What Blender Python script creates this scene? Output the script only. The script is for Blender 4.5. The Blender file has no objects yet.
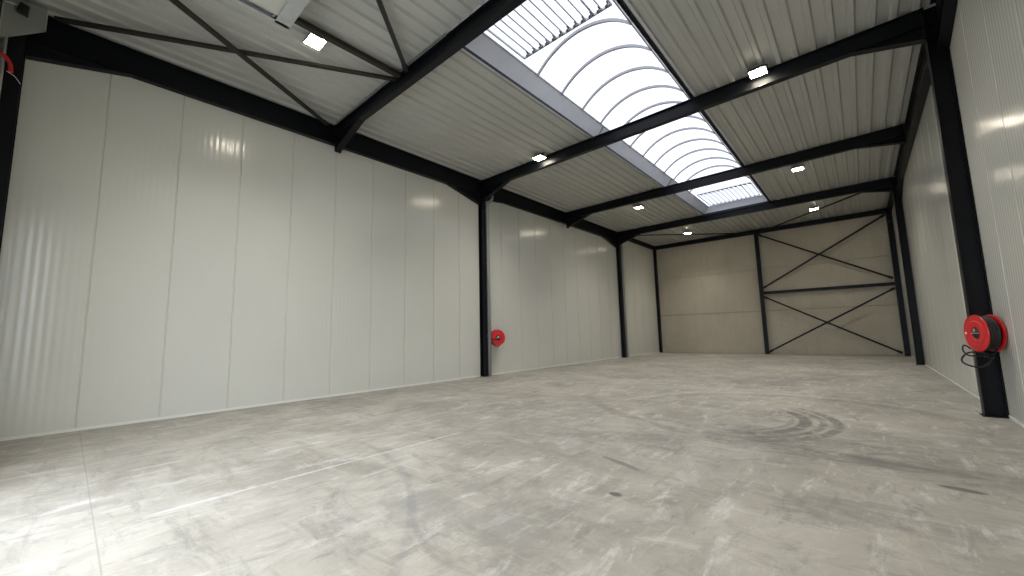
import bpy, bmesh, math, random
from mathutils import Vector, Matrix
random.seed(4)
sc = bpy.context.scene
C = sc.collection
R = math.radians

# ------------------------------------------------------------------ layout
XL, XR, H = -10.27, 1.595, 7.2          # left wall, right wall, underside of the roof deck
Y0, YA, YB, YC, YD, YE = -0.90, 4.49, 9.97, 15.558, 20.91, 26.40
YF, YK = -1.10, 26.52                   # inner faces of the front and back walls
SX0, SX1, SY0, SY1 = -5.40, -2.64, 4.52, 20.83   # hole for the skylight
CZ = 7.50                               # top of the skylight kerb
TX0, TX1, TY0, TY1 = -5.17, -2.84, 4.60, 20.75   # kerb opening at its top

# ------------------------------------------------------------------ materials
def mat(name, col, rough=.5, metal=0., spec=.5, bump=0., bscale=30., var=0., vscale=3.):
    m = bpy.data.materials.new(name); m.use_nodes = True
    nt = m.node_tree; b = nt.nodes['Principled BSDF']
    b.inputs['Base Color'].default_value = (*col, 1)
    b.inputs['Roughness'].default_value = rough
    b.inputs['Metallic'].default_value = metal
    b.inputs['Specular IOR Level'].default_value = spec
    tc = nt.nodes.new('ShaderNodeTexCoord')
    if var:
        n = nt.nodes.new('ShaderNodeTexNoise'); n.inputs['Scale'].default_value = vscale
        n.inputs['Detail'].default_value = 5
        nt.links.new(tc.outputs['Object'], n.inputs['Vector'])
        r = nt.nodes.new('ShaderNodeValToRGB')
        r.color_ramp.elements[0].position = .3; r.color_ramp.elements[1].position = .7
        r.color_ramp.elements[0].color = (*[c*(1-var) for c in col], 1)
        r.color_ramp.elements[1].color = (*[min(1, c*(1+var)) for c in col], 1)
        nt.links.new(n.outputs['Fac'], r.inputs['Fac'])
        nt.links.new(r.outputs['Color'], b.inputs['Base Color'])
    if bump:
        n = nt.nodes.new('ShaderNodeTexNoise'); n.inputs['Scale'].default_value = bscale
        n.inputs['Detail'].default_value = 3
        nt.links.new(tc.outputs['Object'], n.inputs['Vector'])
        bp = nt.nodes.new('ShaderNodeBump'); bp.inputs['Strength'].default_value = bump
        bp.inputs['Distance'].default_value = .01
        nt.links.new(n.outputs['Fac'], bp.inputs['Height'])
        nt.links.new(bp.outputs['Normal'], b.inputs['Normal'])
    return m

M = {}
M['panel'] = mat('ribbed_wall_panel', (.635, .635, .58), .17, 0, .5, var=.02, vscale=.5)
M['panel_trim'] = mat('white_trim', (.72, .72, .67), .45)
M['deck'] = mat('roof_deck_steel', (.46, .465, .435), .42, .0, .5, var=.03, vscale=.8)
M['steel'] = mat('anthracite_steel', (.0045, .0055, .008), .42, 0, .22, var=.12, vscale=2)
M['steel_brown'] = mat('dark_brown_steel', (.020, .018, .014), .5, 0, .35)
M['galv'] = mat('galvanised', (.52, .54, .56), .35, .6, .5, var=.08, vscale=6)
M['kerb'] = mat('kerb_white_sheet', (.60, .62, .68), .4, 0, .5, var=.04, vscale=3)
M['rib'] = mat('aluminium_bar', (.34, .33, .35), .45, .3)
M['pipe'] = mat('grey_pvc', (.30, .31, .31), .35)
M['band'] = mat('pipe_band', (.6, .62, .6), .3, .7)
M['red'] = mat('red_enamel', (.62, .018, .022), .33, 0, .5)
M['rubber'] = mat('black_hose', (.009, .009, .010), .5, 0, .5, bump=.3, bscale=60)
M['black'] = mat('black_plastic', (.012, .012, .013), .4)
M['chrome'] = mat('chrome', (.75, .75, .75), .2, .95)
M['white'] = mat('white_plastic', (.8, .8, .8), .4)
M['blue'] = mat('blue_pipe', (.015, .06, .22), .35)
M['darkbox'] = mat('dark_housing', (.02, .02, .02), .45)
M['sheet'] = mat('grey_sheet', (.30, .31, .29), .5, var=.05, vscale=5)
M['clip'] = mat('clip_grey', (.13, .13, .14), .5)
M['leaf'] = mat('door_leaf', (.56, .56, .50), .4, var=.03)
M['asphalt'] = mat('paving', (.42, .42, .42), .9, var=.15, vscale=4)
M['wood'] = mat('kerb_edge', (.012, .014, .02), .6)

def glow(name, col, s):
    m = bpy.data.materials.new(name); m.use_nodes = True
    nt = m.node_tree; nt.nodes.clear()
    e = nt.nodes.new('ShaderNodeEmission'); o = nt.nodes.new('ShaderNodeOutputMaterial')
    e.inputs[0].default_value = (*col, 1); e.inputs[1].default_value = s
    nt.links.new(e.outputs[0], o.inputs[0]); return m
M['led'] = glow('led_glass', (1, .90, .72), 60)

def glaze(name, t, d, fac):
    m = bpy.data.materials.new(name); m.use_nodes = True
    nt = m.node_tree; nt.nodes.clear()
    a = nt.nodes.new('ShaderNodeBsdfTransparent'); a.inputs[0].default_value = (*t, 1)
    b = nt.nodes.new('ShaderNodeBsdfTranslucent'); b.inputs[0].default_value = (*d, 1)
    x = nt.nodes.new('ShaderNodeMixShader'); x.inputs[0].default_value = fac
    o = nt.nodes.new('ShaderNodeOutputMaterial')
    nt.links.new(a.outputs[0], x.inputs[1]); nt.links.new(b.outputs[0], x.inputs[2])
    nt.links.new(x.outputs[0], o.inputs[0]); return m
M['poly'] = glaze('clear_polycarbonate', (.215, .215, .22), (.36, .365, .38), .2)
M['opal'] = glaze('opal_louvre_blade', (.92, .93, .95), (.9, .9, .93), .35)

# concrete floor -------------------------------------------------------
def floor_mat():
    m = bpy.data.materials.new('concrete_floor'); m.use_nodes = True
    nt = m.node_tree; N = nt.nodes; Lk = nt.links; b = N['Principled BSDF']
    tc = N.new('ShaderNodeTexCoord')
    sep = N.new('ShaderNodeSeparateXYZ'); Lk.new(tc.outputs['Object'], sep.inputs[0])
    def noise(scale, detail=6, rough=.6, dist=0., stretch=(1, 1, 1), rot=0., off=(0, 0, 0)):
        mp = N.new('ShaderNodeMapping'); mp.inputs['Scale'].default_value = stretch
        mp.inputs['Rotation'].default_value = (0, 0, rot); mp.inputs['Location'].default_value = off
        n = N.new('ShaderNodeTexNoise'); n.inputs['Scale'].default_value = scale
        n.inputs['Detail'].default_value = detail; n.inputs['Roughness'].default_value = rough
        n.inputs['Distortion'].default_value = dist
        Lk.new(tc.outputs['Object'], mp.inputs[0]); Lk.new(mp.outputs[0], n.inputs['Vector'])
        return n.outputs['Fac']
    def val(x):
        return x
    def mth(op, a, b_=None, clamp=False):
        n = N.new('ShaderNodeMath'); n.operation = op; n.use_clamp = clamp
        for i, v in enumerate((a, b_)):
            if v is None: continue
            if isinstance(v, (int, float)): n.inputs[i].default_value = v
            else: Lk.new(v, n.inputs[i])
        return n.outputs[0]
    def band(x, lo, hi):            # smooth 0..1 remap
        n = N.new('ShaderNodeMapRange'); n.interpolation_type = 'SMOOTHSTEP'
        Lk.new(x, n.inputs['Value'])
        n.inputs['From Min'].default_value = lo; n.inputs['From Max'].default_value = hi
        return n.outputs[0]
    def mix(c, col, fac):
        n = N.new('ShaderNodeMix'); n.data_type = 'RGBA'
        if isinstance(fac, (int, float)): n.inputs['Factor'].default_value = fac
        else: Lk.new(fac, n.inputs['Factor'])
        Lk.new(c, n.inputs[6]); n.inputs[7].default_value = (*col, 1)
        return n.outputs[2]
    r = N.new('ShaderNodeValToRGB'); cr = r.color_ramp
    cr.elements[0].position = .34; cr.elements[0].color = (.28, .262, .228, 1)
    cr.elements[1].position = .66; cr.elements[1].color = (.485, .46, .405, 1)
    Lk.new(noise(.55, 10, .68, .6, (1, 1, 1)), r.inputs['Fac'])
    c = r.outputs['Color']
    # trowelled cloudiness, fine mottling, pale laitance and dark scuffs
    def layer(col, amt, sc_, st, rot, off, lo, hi, rough=.78, dist=1.0):
        nonlocal c
        c = mix(c, col, mth('MULTIPLY', band(noise(sc_, 10, rough, dist, st, rot, off), lo, hi), amt))
    layer((.56, .54, .50), .60, 1.6, (1, .55, 1), .5, (0, 0, 0), .50, .66)
    layer((.215, .205, .185), .62, 1.1, (.8, 1.3, 1), -.4, (7, 3, 0), .52, .68)
    layer((.64, .63, .61), .70, 2.6, (1.9, .5, 1), .12, (4, 4, 0), .53, .68, .72, .5)
    layer((.20, .195, .185), .60, 2.9, (1.7, .55, 1), -.2, (9, 4, 0), .53, .68, .74, .5)
    layer((.26, .24, .20), .55, 1.9, (.45, 2.2, 1), .3, (2, 14, 0), .53, .66, .74, .4)
    layer((.58, .55, .49), .50, 1.7, (.45, 2.0, 1), -.1, (21, 5, 0), .54, .68, .74, .4)
    layer((.68, .67, .65), .45, 9.0, (1.4, .5, 1), .3, (1, 1, 0), .57, .70, .75, .3)
    layer((.17, .165, .155), .45, 12., (.8, 1.2, 1), .2, (2, 9, 0), .59, .72, .8, .3)
    layer((.44, .37, .29), .25, .7, (1, 1, 1), 0, (12, 2, 0), .52, .68)
    # power float swirls: thin concentric scratches
    def ring(cx, cy, rad, w, soft, nz, amt, col, a0=None):
        nonlocal c
        dx = mth('SUBTRACT', sep.outputs[0], cx); dy = mth('SUBTRACT', sep.outputs[1], cy)
        d = mth('SQRT', mth('ADD', mth('MULTIPLY', dx, dx), mth('MULTIPLY', dy, dy)))
        e = mth('ABSOLUTE', mth('SUBTRACT', d, rad))
        k = mth('SUBTRACT', 1, band(e, w, w + soft))
        k = mth('MULTIPLY', k, band(nz, .36, .54))
        if a0 is not None:
            ang = mth('ARCTAN2', dy, dx)
            da = mth('ABSOLUTE', mth('SUBTRACT', ang, a0[0]))
            k = mth('MULTIPLY', k, mth('SUBTRACT', 1, band(da, a0[1], a0[1] + .35)))
        c = mix(c, col, mth('MULTIPLY', k, amt))
    n1 = noise(3.2, 8, .7, .5); n2 = noise(5, 8, .75, .5, (1, 1, 1), 0, (5, 1, 0)); n3 = noise(2.2, 8, .75, .8, (1, 1, 1), 0, (1, 8, 0))
    dk = (.15, .145, .135)
    n4 = noise(4, 8, .7, .3, (1, .5, 1), 0, (3, 6, 0))
    for rad, wd, am in ((1.80, .05, .75), (1.62, .025, .7), (1.40, .06, .8), (1.22, .02, .5)):
        ring(-2.2, 7.7, rad, wd, .04, n4, am, dk, (-.1, .75))
    ring(-1.2, 8.0, 2.5, .05, .07, n1, .45, (.22, .21, .19), (1.9, 1.2))
    ring(-1.2, 8.0, 2.8, .03, .05, n2, .45, (.60, .57, .51), (1.9, 1.2))
    ring(-.4, 11.5, 5.6, .05, .12, n3, .5, (.2, .19, .18), (-1.4, .9))
    ring(-5.6, -1.5, 4.4, .02, .04, n3, .4, (.24, .24, .24), (.9, .5))
    # dark smudged patch where a machine has turned
    def blob(cx, cy, rx, ry, rot, nz, amt, col, soft=.6, lo=.40, hi=.6):
        nonlocal c
        dx = mth('SUBTRACT', sep.outputs[0], cx); dy = mth('SUBTRACT', sep.outputs[1], cy)
        ca, sa = math.cos(rot), math.sin(rot)
        u = mth('DIVIDE', mth('ADD', mth('MULTIPLY', dx, ca), mth('MULTIPLY', dy, sa)), rx)
        v = mth('DIVIDE', mth('SUBTRACT', mth('MULTIPLY', dy, ca), mth('MULTIPLY', dx, sa)), ry)
        d = mth('SQRT', mth('ADD', mth('MULTIPLY', u, u), mth('MULTIPLY', v, v)))
        k = mth('SUBTRACT', 1, band(d, 1 - soft, 1 + soft * .4))
        k = mth('MULTIPLY', k, band(nz, lo, hi))
        c = mix(c, col, mth('MULTIPLY', k, amt))
    sm = noise(2.2, 10, .8, 1.2, (1, 2.6, 1), .25, (3, 3, 0))
    blob(-.55, 6.3, 1.6, .75, -.12, sm, .62, dk)
    blob(-1.2, 7.2, .8, .9, .3, n1, .35, dk)
    blob(-.35, 6.1, 1.15, .09, -.12, n2, .7, dk, .6, .36, .5)
    blob(.1, 6.9, .7, .3, .2, sm, .5, (.22, .19, .175))
    blob(-.2, 4.3, .9, .45, .5, sm, .5, (.2, .18, .175))
    blob(.54, 5.48, .16, .06, -.15, n1, .8, (.12, .11, .1), .3, .1, .3)
    blob(-1.85, 3.47, .07, .05, 0, n1, .9, (.09, .085, .08), .4, .1, .3)
    blob(-2.2, 4.3, .35, .05, -.35, n1, .7, dk, .4, .2, .4)
    blob(-3.1, 4.9, 2.2, 1.2, .3, n3, .4, (.22, .215, .21))
    blob(-2.6, 2.3, 1.5, .8, .6, n3, .45, (.21, .21, .21))
    # saw-cut joints
    def joint(axis, at, w, a, b_, col, amt, nz=None):
        nonlocal c
        e = mth('ABSOLUTE', mth('SUBTRACT', sep.outputs[axis], at))
        k = mth('SUBTRACT', 1, band(e, w, w * 1.8))
        o = sep.outputs[1 - axis]
        k = mth('MULTIPLY', k, mth('MULTIPLY', band(o, a - .2, a), mth('SUBTRACT', 1, band(o, b_, b_ + .2))))
        if nz is not None: k = mth('MULTIPLY', k, band(nz, .35, .5))
        c = mix(c, col, mth('MULTIPLY', k, amt))
    joint(1, .26, .004, -10.3, 1.6, (.25, .24, .22), .5)
    joint(0, -4.78, .016, .7, 4.0, (.68, .67, .65), .6, n2)
    Lk.new(c, b.inputs['Base Color'])
    rr = N.new('ShaderNodeMapRange'); Lk.new(noise(1.2, 8, .7, .5), rr.inputs['Value'])
    rr.inputs['From Min'].default_value = .3; rr.inputs['From Max'].default_value = .7
    rr.inputs['To Min'].default_value = .42; rr.inputs['To Max'].default_value = .68
    Lk.new(rr.outputs[0], b.inputs['Roughness'])
    b.inputs['Specular IOR Level'].default_value = .4
    bp = N.new('ShaderNodeBump'); bp.inputs['Strength'].default_value = .25; bp.inputs['Distance'].default_value = .01
    Lk.new(noise(7, 10, .7, .3), bp.inputs['Height']); Lk.new(bp.outputs[0], b.inputs['Normal'])
    return m
M['floor'] = floor_mat()

def backwall_mat():
    m = mat('concrete_back_panel', (.33, .29, .22), .75)
    nt = m.node_tree; N = nt.nodes; Lk = nt.links; b = N['Principled BSDF']
    tc = N.new('ShaderNodeTexCoord')
    def nz(scale, st, lo, hi, off=(0, 0, 0)):
        mp = N.new('ShaderNodeMapping'); mp.inputs['Scale'].default_value = st; mp.inputs['Location'].default_value = off
        n = N.new('ShaderNodeTexNoise'); n.inputs['Scale'].default_value = scale; n.inputs['Detail'].default_value = 8
        n.inputs['Roughness'].default_value = .65
        Lk.new(tc.outputs['Object'], mp.inputs[0]); Lk.new(mp.outputs[0], n.inputs['Vector'])
        r = N.new('ShaderNodeMapRange'); Lk.new(n.outputs['Fac'], r.inputs['Value'])
        r.inputs['From Min'].default_value = lo; r.inputs['From Max'].default_value = hi
        return r.outputs[0]
    def mix(a, col, f, k):
        mm = N.new('ShaderNodeMath'); mm.operation = 'MULTIPLY'; Lk.new(f, mm.inputs[0]); mm.inputs[1].default_value = k
        n = N.new('ShaderNodeMix'); n.data_type = 'RGBA'; Lk.new(mm.outputs[0], n.inputs['Factor'])
        if isinstance(a, tuple): n.inputs[6].default_value = (*a, 1)
        else: Lk.new(a, n.inputs[6])
        n.inputs[7].default_value = (*col, 1); return n.outputs[2]
    c = mix((.42, .38, .30), (.51, .475, .395), nz(.5, (1, 1, 1), .35, .65), .8)
    c = mix(c, (.36, .315, .235), nz(1.5, (3, 1, .5), .5, .75, (3, 0, 1)), .45)
    c = mix(c, (.62, .59, .52), nz(2.4, (1, 1, 1.6), .60, .75, (1, 2, 4)), .5)
    Lk.new(c, b.inputs['Base Color'])
    return m
M['backwall'] = backwall_mat()

# ------------------------------------------------------------------ mesh helpers
class MB:
    def __init__(s): s.b = bmesh.new()
    def quadbox(s, P):      # eight points, bottom four then top four
        v = [s.b.verts.new(p) for p in P]
        for f in ((3, 2, 1, 0), (4, 5, 6, 7), (0, 1, 5, 4), (1, 2, 6, 5), (2, 3, 7, 6), (3, 0, 4, 7)):
            s.b.faces.new([v[i] for i in f])
        return s
    def box(s, x0, x1, y0, y1, z0, z1):
        return s.quadbox([(x0, y0, z0), (x1, y0, z0), (x1, y1, z0), (x0, y1, z0),
                          (x0, y0, z1), (x1, y0, z1), (x1, y1, z1), (x0, y1, z1)])
    def prism(s, pts, ext):     # closed outline (3-D points in a plane) pushed along ext
        e = Vector(ext)
        a = [s.b.verts.new(p) for p in pts]; c = [s.b.verts.new(Vector(p) + e) for p in pts]
        s.b.faces.new(a[::-1]); s.b.faces.new(c); n = len(a)
        for i in range(n): s.b.faces.new((a[i], a[(i+1) % n], c[(i+1) % n], c[i]))
        return s
    def bar(s, p, q, w, h, up=(0, 0, 1)):
        p, q = Vector(p), Vector(q); d = (q - p).normalized()
        x = d.cross(Vector(up)).normalized() * (w / 2); y = x.normalized().cross(d) * (h / 2)
        return s.quadbox([p-x-y, p+x-y, p+x+y, p-x+y, q-x-y, q+x-y, q+x+y, q-x+y])
    def tube(s, pts, r, n=12, closed=False, caps=True):
        pts = [Vector(p) for p in pts]; rings = []; nrm = None; m = len(pts)
        for i, p in enumerate(pts):
            if closed: t = (pts[(i+1) % m] - pts[i-1]).normalized()
            else: t = (pts[min(i+1, m-1)] - pts[max(i-1, 0)]).normalized()
            if nrm is None:
                nrm = t.cross(Vector((0, 0, 1)) if abs(t.z) < .9 else Vector((1, 0, 0))).normalized()
            nrm = (nrm - t * nrm.dot(t)).normalized(); bn = t.cross(nrm)
            rings.append([s.b.verts.new(p + nrm*r*math.cos(2*math.pi*k/n) + bn*r*math.sin(2*math.pi*k/n)) for k in range(n)])
        for i in range(m if closed else m-1):
            A, B = rings[i], rings[(i+1) % m]
            for k in range(n):
                f = s.b.faces.new((A[k], A[(k+1) % n], B[(k+1) % n], B[k])); f.smooth = True
        if caps and not closed:
            s.b.faces.new(rings[0][::-1]); s.b.faces.new(rings[-1])
        return s
    def lathe(s, prof, o, axis, n=40, closed=False):   # prof: (radius, distance along axis)
        o = Vector(o); a = Vector(axis).normalized()
        u = a.cross(Vector((0, 0, 1))).normalized(); w = a.cross(u)
        rings = [[s.b.verts.new(o + a*h + (u*math.cos(2*math.pi*k/n) + w*math.sin(2*math.pi*k/n))*r) for k in range(n)] for r, h in prof]
        rr = range(len(rings) if closed else len(rings)-1)
        for i in rr:
            A, B = rings[i], rings[(i+1) % len(rings)]
            for k in range(n): s.b.faces.new((A[k], A[(k+1) % n], B[(k+1) % n], B[k]))
        if not closed:
            if prof[0][0] > 1e-4: s.b.faces.new(rings[0][::-1])
            if prof[-1][0] > 1e-4: s.b.faces.new(rings[-1])
        return s
    def build(s, name, m, parent=None, bevel=0., base=None, smooth=0):
        bmesh.ops.recalc_face_normals(s.b, faces=s.b.faces)
        me = bpy.data.meshes.new(name)
        if parent is not None:
            off = Vector(parent.matrix_world.translation)
            if parent.parent is not None: off = Vector(parent['at'])
            off = Vector(parent['at'])
        else: off = Vector(base) if base is not None else Vector((0, 0, 0))
        bmesh.ops.translate(s.b, verts=s.b.verts, vec=-off)
        s.b.to_mesh(me); s.b.free()
        o = bpy.data.objects.new(name, me); C.objects.link(o)
        me.materials.append(m)
        o['at'] = list(off)
        if parent is not None: o.parent = parent
        else: o.location = off
        if bevel:
            md = o.modifiers.new('bevel', 'BEVEL'); md.width = bevel; md.segments = 2; md.limit_method = 'ANGLE'
        if smooth:
            for p in me.polygons: p.use_smooth = True
            me.set_sharp_from_angle(angle=R(smooth))
        return o

def tag(o, label=None, cat=None, group=None, kind=None):
    if label: o['label'] = label
    if cat: o['category'] = cat
    if group: o['group'] = group
    if kind: o['kind'] = kind
    return o
def thing(name, loc, label, cat, group=None):
    o = bpy.data.objects.new(name, None); C.objects.link(o); o.location = loc; o['at'] = list(loc)
    o.empty_display_size = .2
    return tag(o, label, cat, group)
def struct(name, mb, m, **k): return tag(mb.build(name, m, **k), kind='structure')

# I-section bodies -------------------------------------------------------
def ibeam_x(mb, x0, x1, yc, zt, depth, w, tf=.014, tw=.012):    # runs along x
    mb.box(x0, x1, yc-w/2, yc+w/2, zt-tf, zt); mb.box(x0, x1, yc-w/2, yc+w/2, zt-depth, zt-depth+tf)
    mb.box(x0, x1, yc-tw/2, yc+tw/2, zt-depth+tf, zt-tf)
def ibeam_y(mb, y0, y1, xc, zt, depth, w, tf=.014, tw=.012):
    mb.box(xc-w/2, xc+w/2, y0, y1, zt-tf, zt); mb.box(xc-w/2, xc+w/2, y0, y1, zt-depth, zt-depth+tf)
    mb.box(xc-tw/2, xc+tw/2, y0, y1, zt-depth+tf, zt-tf)
def haunch_x(mb, xa, xb, yc, z0, z1, w, tf=.014, tw=.012):       # xa at the beam (z0), xb at the support (z1, lower)
    mb.prism([(xa, yc-tw/2, z0), (xb, yc-tw/2, z0), (xb, yc-tw/2, z1)], (0, tw, 0))
    mb.prism([(xa, yc-w/2, z0), (xb, yc-w/2, z1), (xb, yc-w/2, z1+tf), (xa, yc-w/2, z0+tf)], (0, w, 0))
def haunch_y(mb, ya, yb, xc, z0, z1, w, tf=.014, tw=.012):
    mb.prism([(xc-tw/2, ya, z0), (xc-tw/2, yb, z0), (xc-tw/2, yb, z1)], (tw, 0, 0))
    mb.prism([(xc-w/2, ya, z0), (xc-w/2, yb, z1), (xc-w/2, yb, z1+tf), (xc-w/2, ya, z0+tf)], (w, 0, 0))

# ------------------------------------------------------------------ the room
fl = MB(); fl.box(XL-.12, XR+.12, YF-.12, YK+.2, -.15, 0); struct('floor', fl, M['floor'])
g = MB(); g.box(-30, 22, -40, YF-.12, -.17, -.02); struct('ground', g, M['asphalt'])

def ribbed_wall(name, xw, sgn, y0, y1, ztop):
    """Sandwich panel lining: shallow upright ribs, a small V joint every 1.083 m."""
    mb = MB(); P = 1.083; ribs = 10; A = .0019
    ys = []
    k = math.floor((y0 - .21) / P)
    while .21 + k * P < y1:
        s0 = .21 + k * P
        ys += [(s0 - .009, 0), (s0 - .005, -.012), (s0 + .005, -.012), (s0 + .009, 0)]
        for i in range(1, ribs * 8):
            u_ = i / (ribs * 8)
            ys.append((s0 + .009 + (P - .018) * u_, A * (.5 - .5 * math.cos(2 * math.pi * u_ * ribs))))
        k += 1
    ys = [(min(max(y, y0), y1), d) for y, d in ys]
    ys = [p for i, p in enumerate(ys) if i == 0 or p[0] > ys[i-1][0] + 1e-6]
    a = [mb.b.verts.new((xw + sgn * d, yy, 0)) for yy, d in ys]
    b = [mb.b.verts.new((xw + sgn * d, yy, ztop)) for yy, d in ys]
    for i in range(len(ys)-1):
        f = mb.b.faces.new((a[i], a[i+1], b[i+1], b[i])); f.smooth = min(ys[i][1], ys[i+1][1]) > -.01
    o0 = xw - sgn * .12       # back of the panel
    c = [mb.b.verts.new((o0, y0, 0)), mb.b.verts.new((o0, y1, 0)), mb.b.verts.new((o0, y1, ztop)), mb.b.verts.new((o0, y0, ztop))]
    mb.b.faces.new(c)
    a = [mb.b.verts.new(v.co) for v in a]; b = [mb.b.verts.new(v.co) for v in b]   # caps keep their own corners
    mb.b.faces.new((a[0], b[0], c[3], c[0])); mb.b.faces.new((a[-1], c[1], c[2], b[-1]))
    mb.b.faces.new(b + [c[2], c[3]]); mb.b.faces.new(a[::-1] + [c[0], c[1]])
    return struct(name, mb, M['panel'])
ribbed_wall('wall_left', XL, 1, YF, YK+.1, 7.32)
ribbed_wall('wall_right', XR, -1, YF, YK+.1, 7.32)

# back wall: three courses of big panels, upright joint behind the middle column
bw = MB(); bw.box(XL, XR, YK+.03, YK+.18, 0, 7.32)
zs = [0, 2.42, 4.86, 7.32]; xs = [XL, -4.1, XR]
for i in range(3):
    for j in range(2):
        gp = .014; ch = .02
        x0, x1, z0, z1 = xs[j]+gp*(j > 0), xs[j+1]-gp*(j < 1), zs[i]+gp*(i > 0), zs[i+1]-gp*(i < 2)
        bw.quadbox([(x0+ch, YK, z0+ch), (x1-ch, YK, z0+ch), (x1, YK+.04, z0), (x0, YK+.04, z0),
                    (x0+ch, YK, z1-ch), (x1-ch, YK, z1-ch), (x1, YK+.04, z1), (x0, YK+.04, z1)])
struct('wall_back', bw, M['backwall'])
# front wall with the big door opening behind the camera
DX0, DX1, DZ = -6.6, -2.0, 4.6
fw = MB()
fw.box(XL, DX0, YF-.12, YF, 0, 7.32); fw.box(DX1, XR, YF-.12, YF, 0, 7.32); fw.box(DX0, DX1, YF-.12, YF, DZ, 7.32)
struct('wall_front', fw, M['panel'])

def trim(name, mb, m): struct(name, mb, m)
t = MB(); t.box(XL+.003, XL+.014, YF, YK, 0, .05); t.box(XL+.003, XL+.022, YF, YK, 0, .012); trim('baseboard_left', t, M['panel_trim'])
t = MB(); t.box(XR-.014, XR-.003, YF, YK, 0, .05); t.box(XR-.012, XR-.003, YF, YK, 0, .012); trim('baseboard_right', t, M['panel_trim'])

# roof deck: trapezoidal sheets running from rafter to rafter
def deck(mb, x0, x1, y0, y1):
    P = .30; dz = .05
    prof = []
    k = math.floor(x0 / P) - 1
    pts = []
    while k * P < x1 + P:
        b0 = k * P + .04
        pts += [(b0, 0), (b0+.075, 0), (b0+.105, dz), (b0+.270, dz), (b0+.299, .001)]
        k += 1
    def zat(x):
        for (xa, za), (xb, zb) in zip(pts, pts[1:]):
            if xa <= x <= xb: return za + (zb-za) * (x-xa) / max(xb-xa, 1e-9)
        return 0
    pr = [(x0, zat(x0))] + [p for p in pts if x0 < p[0] < x1] + [(x1, zat(x1))]
    a = [mb.b.verts.new((x, y0, H+z)) for x, z in pr]; b = [mb.b.verts.new((x, y1, H+z)) for x, z in pr]
    c = [mb.b.verts.new((x, y0, H+.115)) for x in (x0, x1)]; d = [mb.b.verts.new((x, y1, H+.115)) for x in (x0, x1)]
    for i in range(len(pr)-1): mb.b.faces.new((a[i], b[i], b[i+1], a[i+1]))
    mb.b.faces.new((c[0], c[1], d[1], d[0]))
    mb.b.faces.new([*a, c[1], c[0]]); mb.b.faces.new([*b[::-1], d[0], d[1]])
    mb.b.faces.new((a[0], c[0], d[0], b[0])); mb.b.faces.new((a[-1], b[-1], d[1], c[1]))
dk = MB()
deck(dk, XL, SX0, YF, YK+.03); deck(dk, SX1, XR, YF, YK+.03)
deck(dk, SX0, SX1, YF, SY0); deck(dk, SX0, SX1, SY1, YK+.03)
struct('ceiling', dk, M['deck'])
t = MB(); t.box(XL+.2, SX0, YA-.118, YA-.085, H-.03, H-.003); t.box(XL+.2, SX0, YA-.118, YA-.113, H-.05, H-.003)
struct('trim_1', t, M['galv'])
t = MB(); t.box(XL+.158, XL+.185, Y0+.5, YA-.1, H-.035, H-.003); struct('trim_2', t, M['sheet'])

# ------------------------------------------------------------------ columns
def column(x0, x1, yc, w, label, top=H-.01, group='dark steel wall columns', plate=True):
    """H-section with its flanges facing the hall."""
    e = thing('steel_column', ((x0+x1)/2, yc, 0), label, 'column', group)
    s = MB(); tf = .016
    s.box(x0, x0+tf, yc-w/2, yc+w/2, .012, top); s.box(x1-tf, x1, yc-w/2, yc+w/2, .012, top)
    s.box(x0+tf, x1-tf, yc-.006, yc+.006, .012, top)
    for z in (H-.36, H-.72): s.box(x0+tf, x1-tf, yc-w/2+.01, yc+w/2-.01, z-.006, z+.006)
    s.build('column_shaft', M['steel'], e)
    p = MB(); p.box(x0-(.0 if x0 < -5 else .03), x1+(.03 if x0 < -5 else 0), yc-w/2-.03, yc+w/2+.03, 0, .012)
    p.build('base_plate', M['steel'], e)
    return e
CLl = XL+.004; CLr = XR-.004
column(CLl+.01, CLl+.24, Y0, .20, 'dark slate steel column at the left edge beside blue and grey pipes')
column(CLl, CLl+.19, YB-.04, .20, 'tall black steel column on the long left wall beside the small red hose reel')
column(CLl, CLl+.19, YD, .20, 'black steel column on the left wall, farther one with the grey downpipe')
column(CLl, CLl+.17, YE, .16, 'thin black steel column in the far left corner')
column(CLr-.25, CLr, YB+.01, .22, 'broad black steel column on the right wall carrying the big red hose reel')
column(CLr-.22, CLr, YD, .22, 'black steel column on the right wall near the far corner, without a reel')
column(CLr-.21, CLr-.0, YE-.02, .16, 'black steel column in the far right corner, end post of the cross bracing')
e = thing('steel_column', (-4.16, YE, 0), 'slim black steel column in the middle of the back wall', 'column', 'dark steel wall columns')
s = MB(); s.box(-4.25, -4.06, YE-.08, YE-.066, .012, 6.93); s.box(-4.25, -4.06, YE+.066, YE+.08, .012, 6.93); s.box(-4.161, -4.149, YE-.066, YE+.066, .012, 6.93)
s.build('column_shaft', M['steel'], e); s = MB(); s.box(-4.27, -4.04, YE-.1, YE+.1, 0, .012); s.build('base_plate', M['steel'], e)

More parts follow.
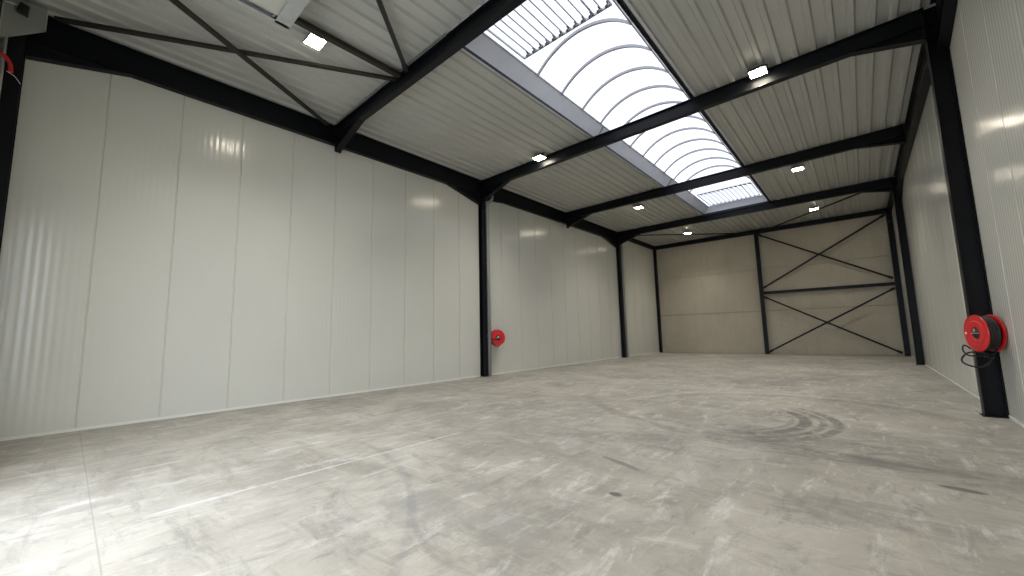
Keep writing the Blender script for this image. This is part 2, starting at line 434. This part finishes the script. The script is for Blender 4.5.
# ------------------------------------------------------------------ eaves beams (along the side walls)
EW = .15; xeL = CLl + EW/2; xeR = CLr - EW/2; ED = .55
def eaves(xc, y0, y1, label, ha=None, hb=None, depth=ED):
    e = thing('eaves_beam', (xc, (y0+y1)/2, H-depth), label, 'roof beam', 'eaves beams along the side walls')
    s = MB(); ibeam_y(s, y0, y1, xc, H-.005, depth, EW); s.build('beam_section', M['steel'], e)
    for h in (ha, hb):
        if h:
            a, b, z = h
            s = MB(); haunch_y(s, a, b, xc, H-depth, z, EW); s.build('haunch', M['steel'], e)
    return e
yl0, yl1 = Y0+.105, YB-.15
eaves(xeL, yl0, yl1, 'long black eaves beam on the left wall, nearest one', (.5, yl0, 6.34), (8.28, yl1, 6.27))
eaves(xeL, YB+.07, YD-.105, 'black eaves beam on the left wall between the two columns with downpipes', (11.25, YB+.07, 6.50), (19.1, YD-.105, 6.27))
eaves(xeL, YD+.105, YE-.085, 'short shallow black eaves beam on the left wall at the far corner', depth=.24)
eaves(xeR, Y0+.2, YB-.105, 'black eaves beam on the right wall in front of the big hose reel column', None, (8.28, YB-.105, 6.27))
eaves(xeR, YB+.125, YD-.115, 'black eaves beam on the right wall behind the big hose reel column', (11.25, YB+.125, 6.50), (19.3, YD-.115, 6.27))
eaves(xeR, YD+.115, YE-.11, 'short shallow black eaves beam on the right wall at the far corner', depth=.24)

# ------------------------------------------------------------------ rafters
def rafter(y, label, xa, xb, zl, zr, depth=.34, w=.16):
    e = thing('roof_rafter', ((xa+xb)/2, y, H-depth), label, 'roof beam', 'black rafters across the roof')
    s = MB(); ibeam_x(s, xa+.014, xb-.014, y, H-.005, depth, w); s.build('beam_section', M['steel'], e)
    s = MB(); haunch_x(s, -8.80, xa+.014, y, H-depth, zl, w); s.build('haunch', M['steel'], e)
    s = MB(); haunch_x(s, .30, xb-.014, y, H-depth, zr, w); s.build('haunch', M['steel'], e)
    s = MB(); s.box(xa, xa+.014, y-w/2-.01, y+w/2+.01, zl-.03, H-.006); s.build('end_plate', M['steel'], e)
    s = MB(); s.box(xb-.014, xb, y-w/2-.01, y+w/2+.01, zr-.03, H-.006); s.build('end_plate', M['steel'], e)
    return e
eL = CLl+EW+.004; eR = CLr-EW-.004
rafter(YA, 'nearest black rafter, with two braces and a strut meeting it below the lamp', eL, eR, 6.46, 6.62)
rafter(YB, 'second black rafter, passing under the skylight from the nearer left column', CLl+.194, CLr-.254, 6.44, 6.60)
rafter(YC, 'third black rafter, passing under the skylight and ending on the eaves beams', eL, eR, 6.46, 6.66)
rafter(YD, 'fourth black rafter, at the far end of the skylight', CLl+.194, CLr-.224, 6.46, 6.64)
e = thing('roof_rafter', (-4.3, YE, 6.95), 'shallow black beam along the top of the back wall', 'roof beam', 'black rafters across the roof')
s = MB(); ibeam_x(s, CLl+.175, CLr-.215, YE, H-.005, .25, .15); s.build('beam_section', M['steel'], e)

# ------------------------------------------------------------------ bracing
def brace(p, q, w, h, label, name='brace_bar', group='roof and wall bracing bars', m=None, plates=True):
    p, q = Vector(p), Vector(q); mid = (p+q)/2
    e = thing(name, mid, label, 'brace', group)
    s = MB(); d = (q-p).normalized()
    s.bar(p, q, w, h); s.build('bar', m or M['steel_brown'], e, bevel=.004)
    if plates:
        for a, sg in ((p, 1), (q, -1)):
            s = MB()
            up = Vector((0, 0, 1)) if abs(d.z) < .05 and abs(d.y) > .01 else Vector((0, 1, 0))
            s.bar(a, a + d*sg*.20, w*1.5 if up.z else .012, .012 if up.z else .12)
            if abs(d.z) > .05: s.bar(a, a + d*sg*.05, .16, .09)
            s.build('gusset_plate', M['steel'], e)
    return e
zb = 7.05
brace((-9.88, -.5, zb), (-7.10, 4.38, zb), .10, .05, 'dark brace bar under the near roof, running from left wall to the nearest rafter')
brace((-9.88, 4.10, zb-.065), (-6.87, -.85, zb-.065), .10, .05, 'dark brace bar under the near roof, ending at the nearest rafter beside the left wall')
brace((-6.70, 4.38, zb), (-2.0, -.85, zb), .08, .05, 'dark brace bar right of the nearest lamp, thinner diagonal leaving the top of the photo')
brace((-6.98, -.85, 7.09), (-6.98, 4.39, 7.09), .11, .09, 'dark straight strut passing just above the nearest lamp', 'roof_strut', plates=False)
brace((-9.90, 21.05, 6.985), (-4.20, 26.28, 6.985), .08, .05, 'black brace under the far roof, left half of the V', m=M['steel'])
brace((.95, 21.05, 6.985), (-3.95, 26.28, 6.985), .08, .05, 'black brace under the far roof, right half of the V', m=M['steel'])
yb = YE-.12
brace((-4.05, yb, 6.86), (1.33, yb, 3.72), .05, .085, 'upper back wall brace falling to the right', m=M['steel'])
brace((1.33, yb-.06, 6.86), (-4.05, yb-.06, 3.72), .05, .085, 'upper back wall brace rising to the right', m=M['steel'])
brace((-4.05, yb, 3.24), (1.31, yb, .15), .05, .085, 'lower back wall brace falling to the right', m=M['steel'])
brace((1.345, yb-.06, 3.24), (-4.05, yb-.06, .12), .05, .085, 'lower back wall brace rising to the right', m=M['steel'])
brace((-4.055, YE-.02, 3.46), (1.375, YE-.02, 3.46), .10, .16, 'black horizontal beam between the two crosses on the back wall', 'bracing_beam', m=M['steel'], plates=False)

# ------------------------------------------------------------------ skylight
sk = thing('skylight', ((SX0+SX1)/2, (SY0+SY1)/2, H+.1), 'long barrel vaulted skylight with clear glazing along the roof', 'skylight')
def kerb(mb, th=.05):
    lo = [(SX0, SY0), (SX1, SY0), (SX1, SY1), (SX0, SY1)]
    hi = [(TX0, TY0), (TX1, TY0), (TX1, TY1), (TX0, TY1)]
    def outp(p, k): return (p[0] + (-k if p[0] < -4 else k), p[1] + (-k if p[1] < 10 else k))
    for i in range(4):
        a, b, c, d = lo[i], lo[(i+1) % 4], hi[(i+1) % 4], hi[i]
        A, B, Cc, D = outp(a, .12), outp(b, .12), outp(c, .12), outp(d, .12)
        mb.quadbox([(*a, H+.0), (*b, H+.0), (*B, H+.0), (*A, H+.0), (*d, CZ), (*c, CZ), (*Cc, CZ), (*D, CZ)])
s = MB(); kerb(s); s.build('kerb', M['kerb'], sk)
# dark trimmer angles under the edge of the deck, bay by bay
ys = [SY0, YA-.08, YA+.08, YB-.08, YB+.08, YC-.08, YC+.08, SY1-.01]
for (a, b) in ((YA+.085, YB-.085), (YB+.085, YC-.085), (YC+.085, SY1)):
    for x, sg in ((SX0, -1), (SX1, 1)):
        s = MB(); s.box(min(x, x+sg*.06), max(x, x+sg*.06), a, b, H-.012, H-.001); s.box(min(x, x+sg*.008), max(x, x+sg*.008), a, b, H-.07, H-.012)
        s.build('trimmer_angle', M['wood'], sk)
s = MB(); s.box(SX0, SX1, SY1-.012, SY1-.004, H-.07, H+.03); s.build('trimmer_angle', M['wood'], sk)
for y in (YB+.11, YC+.11, ):
    for x, xt, sg in ((SX0+.012, TX0+.012, 1), (SX1-.012, TX1-.012, -1)):
        s = MB(); s.bar((x, y, H+.0), (xt, y, CZ-.01), .05, .02, up=(1, 0, 0)); s.build('stiffener', M['sheet'], sk)
# vault
hw = (TX1-TX0)/2; xm = (TX0+TX1)/2; rise = .50; RR = (hw*hw+rise*rise)/(2*rise); a0 = math.asin(hw/RR)
def arc(k, n, dr=0.): 
    a = -a0 + 2*a0*k/n
    return xm + (RR+dr)*math.sin(a), CZ + rise - RR + (RR+dr)*math.cos(a)
s = MB(); n = 28
A = [s.b.verts.new((arc(k, n)[0], TY0, arc(k, n)[1]+.02)) for k in range(n+1)]
B = [s.b.verts.new((arc(k, n)[0], TY1, arc(k, n)[1]+.02)) for k in range(n+1)]
for k in range(n):
    f = s.b.faces.new((A[k], A[k+1], B[k+1], B[k])); f.smooth = True
s.b.faces.new(A); s.b.faces.new(B[::-1])
vg = s.build('vault_glazing', M['poly'], sk)
s = MB()
for x in (TX0+.012, TX1-.012): s.box(x-.012, x+.012, TY0, TY1, CZ-.0, CZ+.035)
for y in (TY0+.012, TY1-.012): s.box(TX0+.024, TX1-.024, y-.012, y+.012, CZ, CZ+.035)
s.build('glazing_sill', M['rib'], sk)
LY0, LY1, LY2, LY3 = 4.64, 6.34, 18.58, 20.71
y = 6.91
while y < 18.5:
    s = MB(); pts = [(arc(k, 30, -.02)[0], y, arc(k, 30, -.02)[1]) for k in range(31)]
    for k in range(30):
        (xa, _, za), (xb, _, zb2) = pts[k], pts[k+1]
        s.prism([(xa, y-.025, za-.03), (xb, y-.025, zb2-.03), (xb, y-.025, zb2+.034), (xa, y-.025, za+.034)], (0, .05, 0))
    s.build('glazing_bar', M['rib'], sk)
    y += .99

def louvre(y0, y1, label, wide):
    """Opening ventilator: a frame on the kerb with opal blades along the hall."""
    z = CZ+.045
    e = thing('louvre_ventilator', (xm, (y0+y1)/2, z), label, 'roof vent', 'louvre ventilators in the skylight')
    x0, x1 = TX0+.09, TX1-.09
    s = MB()
    s.box(x0, x1, y0, y0+.035, z, z+.045); s.box(x0, x1, y1-.035, y1, z, z+.045)
    s.box(x0, x0+.03, y0+.035, y1-.035, z, z+.045); s.box(x1-.03, x1, y0+.035, y1-.035, z, z+.045)
    s.build('ventilator_frame', M['galv'], e)
    nb = 12; pw = (x1-x0-.06)/nb
    for k in range(nb):
        xa = x0+.03+k*pw; xb = xa+pw
        s = MB()
        pr = [(xa+.006, z+.022), (xa+.03, z+.012), (xa+pw*.5, z+.006), (xb-.03, z+.012), (xb-.006, z+.030)]
        top = [(x, zz+.012) for x, zz in pr[::-1]]
        s.prism([(x, y0+.04, zz) for x, zz in pr+top], (0, y1-y0-.08, 0))
        bl = s.build('blade', M['opal'], e)
        bw_ = .026 if k == nb-3 else .014
        s = MB(); s.box(xb-bw_/2, xb+bw_/2, y0+.05, y1-.05, z-.004, z+.02)
        if k < nb-1: s.build('blade_seal', M['rib'], bl)
        # hook shaped pivot clips at both blade ends
        for yy, sg in ((y0+.05, 1), (y1-.05, -1)):
            s = MB(); cx = xb-.014
            pts = [(cx-.075, yy+sg*.01, z-.006), (cx-.06, yy+sg*.035, z-.008), (cx-.03, yy+sg*.045, z-.01), (cx, yy+sg*.05, z-.01), (cx+.004, yy+sg*.12, z-.01)]
            s.tube(pts, .015, 6); s.tube([(cx-.085, yy, z-.006), (cx+.01, yy+sg*.004, z-.006)], .014, 6)
            s.build('pivot_clip', M['clip'], bl)
    return e
louvre(LY0, LY1, 'white louvred ventilator at the near end of the skylight, large at top', True)
louvre(LY2, LY3, 'white louvred ventilator at the far end of the skylight, small', False)

# ------------------------------------------------------------------ floodlights
LAMP = 450
def floodlight(x, y, label):
    z = H-.005
    e = thing('floodlight', (x, y, z), label, 'lamp', 'floodlights under the roof')
    s = MB(); s.box(x-.19, x-.18, y-.02, y+.02, z-.10, z); s.box(x+.18, x+.19, y-.02, y+.02, z-.10, z); s.box(x-.19, x+.19, y-.02, y+.02, z-.006, z)
    s.build('mounting_bracket', M['darkbox'], e)
    s = MB(); s.box(x-.17, x+.17, y-.15, y+.15, z-.115, z-.075)
    for k in range(9): s.box(x-.15+k*.036, x-.142+k*.036, y-.10, y+.10, z-.075, z-.035)
    s.build('lamp_housing', M['darkbox'], e, bevel=.004)
    s = MB(); s.box(x-.155, x+.155, y-.135, y+.135, z-.125, z-.1155)
    s.build('lamp_glass', M['led'], e)
    ld = bpy.data.lights.new('floodlight_beam', 'SPOT'); ld.energy = LAMP; ld.color = (1, .94, .84)
    ld.spot_size = R(122); ld.spot_blend = 1; ld.shadow_soft_size = .1
    lo = bpy.data.objects.new('floodlight_beam', ld); C.objects.link(lo); lo.parent = e; lo.location = (0, 0, -.135-.005+.0)
    return e
floodlight(-7.27, 2.74, 'glowing floodlight nearest on the left, by the straight strut')
floodlight(-7.27, 9.70, 'glowing floodlight left of the skylight, in front of the second rafter')
floodlight(-7.15, 17.0, 'glowing floodlight left of the skylight, between the third and fourth rafters')
floodlight(-7.15, 23.75, 'small glowing floodlight left side of the far roof bay')
floodlight(-1.2, 2.74, 'glowing floodlight above the camera near the right wall')
floodlight(-1.2, 9.70, 'glowing floodlight right of the skylight, largest one there, in front of the second rafter')
floodlight(-1.2, 16.9, 'glowing floodlight right of the skylight, between the third and fourth rafters')
floodlight(-1.2, 23.40, 'small glowing floodlight right side of the far roof bay')

# ------------------------------------------------------------------ rainwater downpipes
def downpipe(y, label, bent):
    x = XL+.21; r = .062
    e = thing('downpipe', (x, y, 0), label, 'pipe', 'grey downpipes behind the left columns')
    s = MB()
    if bent:
        pts = [(x, y, .0), (x, y, 6.22)] + [(x + .05*math.sin(t)*0 , y+.16*(1-math.cos(t)), 6.22+.2*math.sin(t)) for t in [k*math.pi/16 for k in range(1, 7)]]
        l = pts[-1]; pts += [(l[0]+.02, l[1]+.10, l[2]+.10), (l[0]+.02, l[1]+.13, l[2]+.2), (l[0]+.02, l[1]+.13, H-.002)]
    else: pts = [(x, y, 0), (x, y, H-.002)]
    s.tube(pts, r, 16); s.build('pipe', M['pipe'], e)
    for z in (1.42, 4.05, 6.03):
        s = MB(); s.lathe([(r+.001, -.02), (r+.007, -.02), (r+.007, .02), (r+.001, .02)], (x, y, z), (0, 0, 1), 20, closed=True)
        s.box(XL+.195 if False else x-.012, x+.012, y-r-.03, y-r, z-.01, z+.01)
        s.build('pipe_band', M['band'], e)
downpipe(YB+.13, 'grey downpipe behind the nearer left wall column', True)
downpipe(YD+.19, 'grey downpipe behind the farther left wall column', False)

# ------------------------------------------------------------------ hose reels
def reel(center, ax, rad, t, label, base, hand=1):
    """center: middle of the front disc; ax: axis pointing from the front to the back."""
    a = Vector(ax).normalized(); c = Vector(center); u = a.cross(Vector((0, 0, 1))).normalized(); w = Vector((0, 0, 1))
    e = thing('fire_hose_reel', base, label, 'fire hose reel')
    def disc(o, sg):
        s = MB(); s.lathe([(rad*.34, -.012*sg), (rad*.36, -.018*sg), (rad*.62, -.018*sg), (rad*.68, -.006*sg), (rad*.95, -.006*sg), (rad*.985, -.014*sg), (rad, -.008*sg), (rad, .004*sg), (rad*.34, .004*sg)], o, a, 56, closed=True)
        return s
    f = disc(c, 1).build('front_disc', M['red'], e, smooth=35)
    disc(c+a*t, -1).build('rear_disc', M['red'], e, smooth=35)
    # wound hose: one spiral of turns in four layers
    s = MB()
    for lay, rr in enumerate((rad*.60, rad*.76, rad*.88)):
        nt_ = int((t-.02)/.027)
        for k in range(nt_):
            h = .018 + .027*k + (.013 if lay % 2 else 0)
            if h > t-.012: continue
            s.tube([c + a*h + (u*math.cos(q) + w*math.sin(q))*rr for q in [2*math.pi*i/40 for i in range(40)]], .0145, 7, closed=True)
    s.build('wound_hose', M['rubber'], e)
    s = MB(); s.lathe([(rad*.50, .006), (rad*.50, t-.006)], c, a, 32); s.build('drum', M['black'], e)
    s = MB(); s.lathe([(rad*.33, -.002), (rad*.33, .03), (rad*.30, .03), (.06, .02)], c, a, 32); s.build('hub', M['black'], e, smooth=35)
    s = MB(); s.bar(c-u*rad*.30-a*.004, c+u*rad*.30-a*.004, .02, .05, up=a); s.build('hub_crossbar', M['chrome'], e, bevel=.003)
    s = MB(); s.lathe([(.028, -.03), (.028, .0), (.02, .004)], c+w*.045, a, 16); s.build('hub_cap', M['chrome'], e)
    return e, c, a, u
# right, on the broad column: swung out towards the hall
rc = Vector((1.325, 9.42, 1.335)); th = R(72)
ax = Vector((math.sin(th), math.cos(th), 0))
e, c, a, u = reel(rc, ax, .285, .17, 'large red fire hose reel with black hose on the broad right column', (CLr-.26, YB-.12, 1.33))
if u.x > 0: u = -u
s = MB(); s.bar(c - a*.019 + u*.215 + Vector((0, 0, -.01)) - Vector((0, 0, .008)), c - a*.019 + u*.215 + Vector((0, 0, .018)), .045, .003, up=a); s.build('sticker', M['white'], e)
bk = c + a*.17
s = MB(); s.tube([bk - a*.08, bk + a*.03], .028, 14)
s.bar(bk + a*.012, (CLr-.12, YB-.115, 1.30), .05, .03); s.bar((CLr-.12, YB-.115, 1.14), (CLr-.12, YB-.115, 1.50), .10, .012, up=(0, 1, 0))
s.build('wall_bracket', M['black'], e)
# loose loops of hose with nozzle
def smooth_path(P, n=10, closed=False):
    P = [Vector(p) for p in P]; out = []
    for i in range(len(P)-1):
        p0, p1, p2, p3 = P[max(i-1, 0)], P[i], P[i+1], P[min(i+2, len(P)-1)]
        for k in range(n):
            t_ = k/n
            out.append(.5*((2*p1)+(-p0+p2)*t_+(2*p0-5*p1+4*p2-p3)*t_*t_+(-p0+3*p1-3*p2+p3)*t_**3))
    return out + [P[-1]]
s = MB()
s.tube(smooth_path([(1.50, 9.40, 1.10), (1.44, 9.36, 1.02), (1.32, 9.32, 1.04), (1.20, 9.32, 1.04), (1.13, 9.33, .97), (1.12, 9.34, .90), (1.17, 9.36, .85), (1.27, 9.38, .815), (1.36, 9.40, .84), (1.43, 9.44, .91), (1.47, 9.48, 1.0), (1.50, 9.50, 1.10)]), .0125, 9)
s.tube(smooth_path([(1.24, 9.40, 1.09), (1.18, 9.38, 1.15), (1.15, 9.37, 1.12), (1.155, 9.37, 1.05), (1.21, 9.37, .99), (1.32, 9.37, .99), (1.37, 9.38, .985)]), .011, 9)
s.build('loose_hose', M['rubber'], e)
s = MB(); s.tube([(1.36, 9.38, .985), (1.43, 9.39, .97)], .017, 12); s.tube([(1.43, 9.39, .97), (1.455, 9.395, .965)], .024, 12); s.build('nozzle', M['black'], e)
s = MB(); s.box(1.30, 1.37, 9.40, 9.44, 1.03, 1.075); s.build('nozzle_holder', M['red'], e, bevel=.004)
# left, flat on the wall behind the downpipe
lc = Vector((XL+.28, 10.47, 1.345))
e, c, a, u = reel(lc, (-.93, .36, 0), .29, .13, 'small red fire hose reel on the left wall beside the grey downpipe', (XL+.02, 10.45, 1.345))
s = MB(); s.tube([c - Vector((.06, 0, 0)), c - Vector((.262, 0, 0))], .03, 14); s.box(XL+.004, XL+.03, 10.37, 10.61, 1.2, 1.5); s.build('wall_bracket', M['black'], e)
s = MB(); k_ = u if u.y < 0 else -u; s.bar(c - a*.03 + k_*.27 + Vector((0, 0, -.06)), c - a*.03 + k_*.02 + Vector((0, 0, -.03)), .035, .012, up=a); s.build('crank_arm', M['black'], e)
s = MB()
s.tube(smooth_path([c + Vector((-.03, .30*math.cos(q), .318*math.sin(q))) for q in [R(20-k*12) for k in range(18)]], 3), .014, 8)
s.build('loose_hose', M['rubber'], e)

# ------------------------------------------------------------------ near left corner
e = thing('sheet_metal_housing', (-9.97, -.80, 6.5), 'grey sheet metal housing on top of the column in the upper left corner', 'housing')
s = MB(); s.prism([(-9.98, -1.07, 6.40), (-9.98, -.60, 6.80), (-9.98, -.60, 7.19), (-9.98, -1.07, 7.19)], (.05, 0, 0)); s.build('cover_plate', M['sheet'], e, bevel=.004)
s = MB(); s.box(-9.93, -9.915, -.612, -.60, 6.80, 7.19); s.box(-9.93, -9.915, -1.07, -1.055, 6.42, 7.19); s.build('edge_angle', M['galv'], e)
e = thing('sensor_box', (-9.85, -.86, 7.0), 'small black box mounted on the grey housing in the upper left corner', 'sensor')
s = MB(); s.prism([(-9.925, -.925, 6.93), (-9.925, -.80, 6.90), (-9.925, -.79, 7.06), (-9.925, -.89, 7.10)], (.09, 0, 0)); s.build('casing', M['black'], e, bevel=.008)
s = MB(); s.tube([(-9.90, -.92, 7.05), (-9.90, -1.05, 7.04)], .012, 10); s.build('conduit', M['white'], e)
def pipe_thing(name, pts, r, m, label, bands=(), cat='pipe'):
    e = thing(name, pts[0], label, cat)
    s = MB(); s.tube(smooth_path(pts, 8), r, 14); s.build('pipe', m, e)
    for z in bands:
        p = min(pts, key=lambda q: abs(q[2]-z))
        s = MB(); s.lathe([(r+.001, -.006), (r+.005, -.006), (r+.005, .006), (r+.001, .006)], (p[0], p[1], z), (0, 0, 1), 18, closed=True)
        s.build('clamp', M['band'], e)
pipe_thing('blue_tube', [(-9.90, -1.04, 0), (-9.90, -1.04, 3), (-9.90, -1.04, 5.86)], .022, M['blue'], 'blue tube beside the slate column at the left edge')
pipe_thing('conduit_pipe', [(-9.90, -.985, 0), (-9.90, -.985, 3), (-9.90, -.985, 6.44)], .016, M['galv'], 'thin pale conduit beside the blue tube at the left edge', (4.2, 5.6))
pipe_thing('red_pipe_elbow', [(-9.855, -1.02, 6.12), (-9.86, -.96, 6.08), (-9.87, -.91, 5.98), (-9.87, -.90, 5.86)], .026, M['red'], 'short red pipe elbow at the top of the left edge column')
s = thing('cable_tie_wire', (-9.93, -.9, 5.8), 'thin pale tie wire across the slate column below the red elbow', 'wire')
w_ = MB(); w_.tube(smooth_path([(-9.88, -.94, 5.86), (-9.95, -.86, 5.84), (-10.0, -.80, 5.76)], 6), .005, 6); w_.build('wire', M['white'], s)

# ------------------------------------------------------------------ raised sectional door on its ceiling tracks
e = thing('sectional_door', (-4.3, YF, 0), 'raised pale overhead sectional door leaf on tracks under the near roof', 'door')
zl = 6.70
for k in range(4):
    s = MB(); y1 = 1.93-k*.66; s.box(-6.62, -2.2, y1-.65, y1, zl, zl+.04)
    s.box(-6.62, -2.2, y1-.655, y1-.64, zl-.004, zl+.01)
    s.build('leaf_section', M['leaf'], e)
for x in (-6.76, -2.12):
    s = MB(); s.box(x, x+.006, -1.05, 2.12, zl-.03, zl+.07); s.box(x, x+.07, -1.05, 2.12, zl-.036, zl-.03); s.box(x, x+.07, -1.05, 2.12, zl+.07, zl+.076)
    s.build('track_rail', M['galv'], e)
    s = MB(); s.box(x+.01, x+.04, 1.6, 1.63, zl+.07, H-.002); s.build('track_hanger', M['galv'], e)
    s = MB(); s.tube([(x+.0, 1.87, zl+.02), (x+.12, 1.87, zl+.02)], .025, 12); s.build('roller', M['sheet'], e)
s = MB(); s.box(-6.76, -2.05, 2.12, 2.125, zl-.036, zl+.076); s.box(-6.76, -2.05, 1.91, 2.12, zl+.07, zl+.076); s.box(-6.76, -2.05, 1.90, 2.12, zl-.036, zl-.03)
s.build('end_bar', M['galv'], e)

# ------------------------------------------------------------------ sky
W = bpy.data.worlds.new('sky'); sc.world = W; W.use_nodes = True
nt = W.node_tree; N = nt.nodes; N.clear()
bg = N.new('ShaderNodeBackground'); out = N.new('ShaderNodeOutputWorld'); tc = N.new('ShaderNodeTexCoord')
nz = N.new('ShaderNodeTexNoise'); nz.inputs['Scale'].default_value = 5; nz.inputs['Detail'].default_value = 5
rp = N.new('ShaderNodeValToRGB'); rp.color_ramp.elements[0].position = .38; rp.color_ramp.elements[1].position = .6
rp.color_ramp.elements[0].color = (.76, .84, .99, 1); rp.color_ramp.elements[1].color = (.92, .965, 1, 1)
nt.links.new(tc.outputs['Generated'], nz.inputs['Vector']); nt.links.new(nz.outputs['Fac'], rp.inputs['Fac'])
nt.links.new(rp.outputs['Color'], bg.inputs['Color']); bg.inputs['Strength'].default_value = 5.2
nt.links.new(bg.outputs[0], out.inputs[0])

# ------------------------------------------------------------------ camera
f_px = 392.587; yaw, pitch, roll = R(-41.461), R(6.562), R(-1.31)
F = Vector((math.sin(yaw)*math.cos(pitch), math.cos(yaw)*math.cos(pitch), math.sin(pitch)))
r = F.cross(Vector((0, 0, 1))).normalized(); up = r.cross(F)
r2 = r*math.cos(roll) + up*math.sin(roll); u2 = -r*math.sin(roll) + up*math.cos(roll)
cam = bpy.data.cameras.new('camera'); co = bpy.data.objects.new('camera', cam); C.objects.link(co)
cam.sensor_width = 36; cam.lens = 36*f_px/1024; cam.clip_start = .05; cam.clip_end = 300
mw = Matrix((r2, u2, -F)).transposed().to_4x4(); mw.translation = Vector((0, 0, 1.5)); co.matrix_world = mw
sc.camera = co

for o in bpy.data.objects:
    if 'at' in o: del o['at']
sc.view_settings.view_transform = 'Standard'; sc.view_settings.look = 'None'
sc.view_settings.gamma = 1; sc.view_settings.exposure = .5; sc.view_settings.use_curve_mapping = False
sc.cycles.use_denoising = True; sc.cycles.max_bounces = 8; sc.cycles.diffuse_bounces = 5
sc.cycles.transparent_max_bounces = 12; sc.cycles.sample_clamp_indirect = 8
sc.cycles.use_light_tree = True
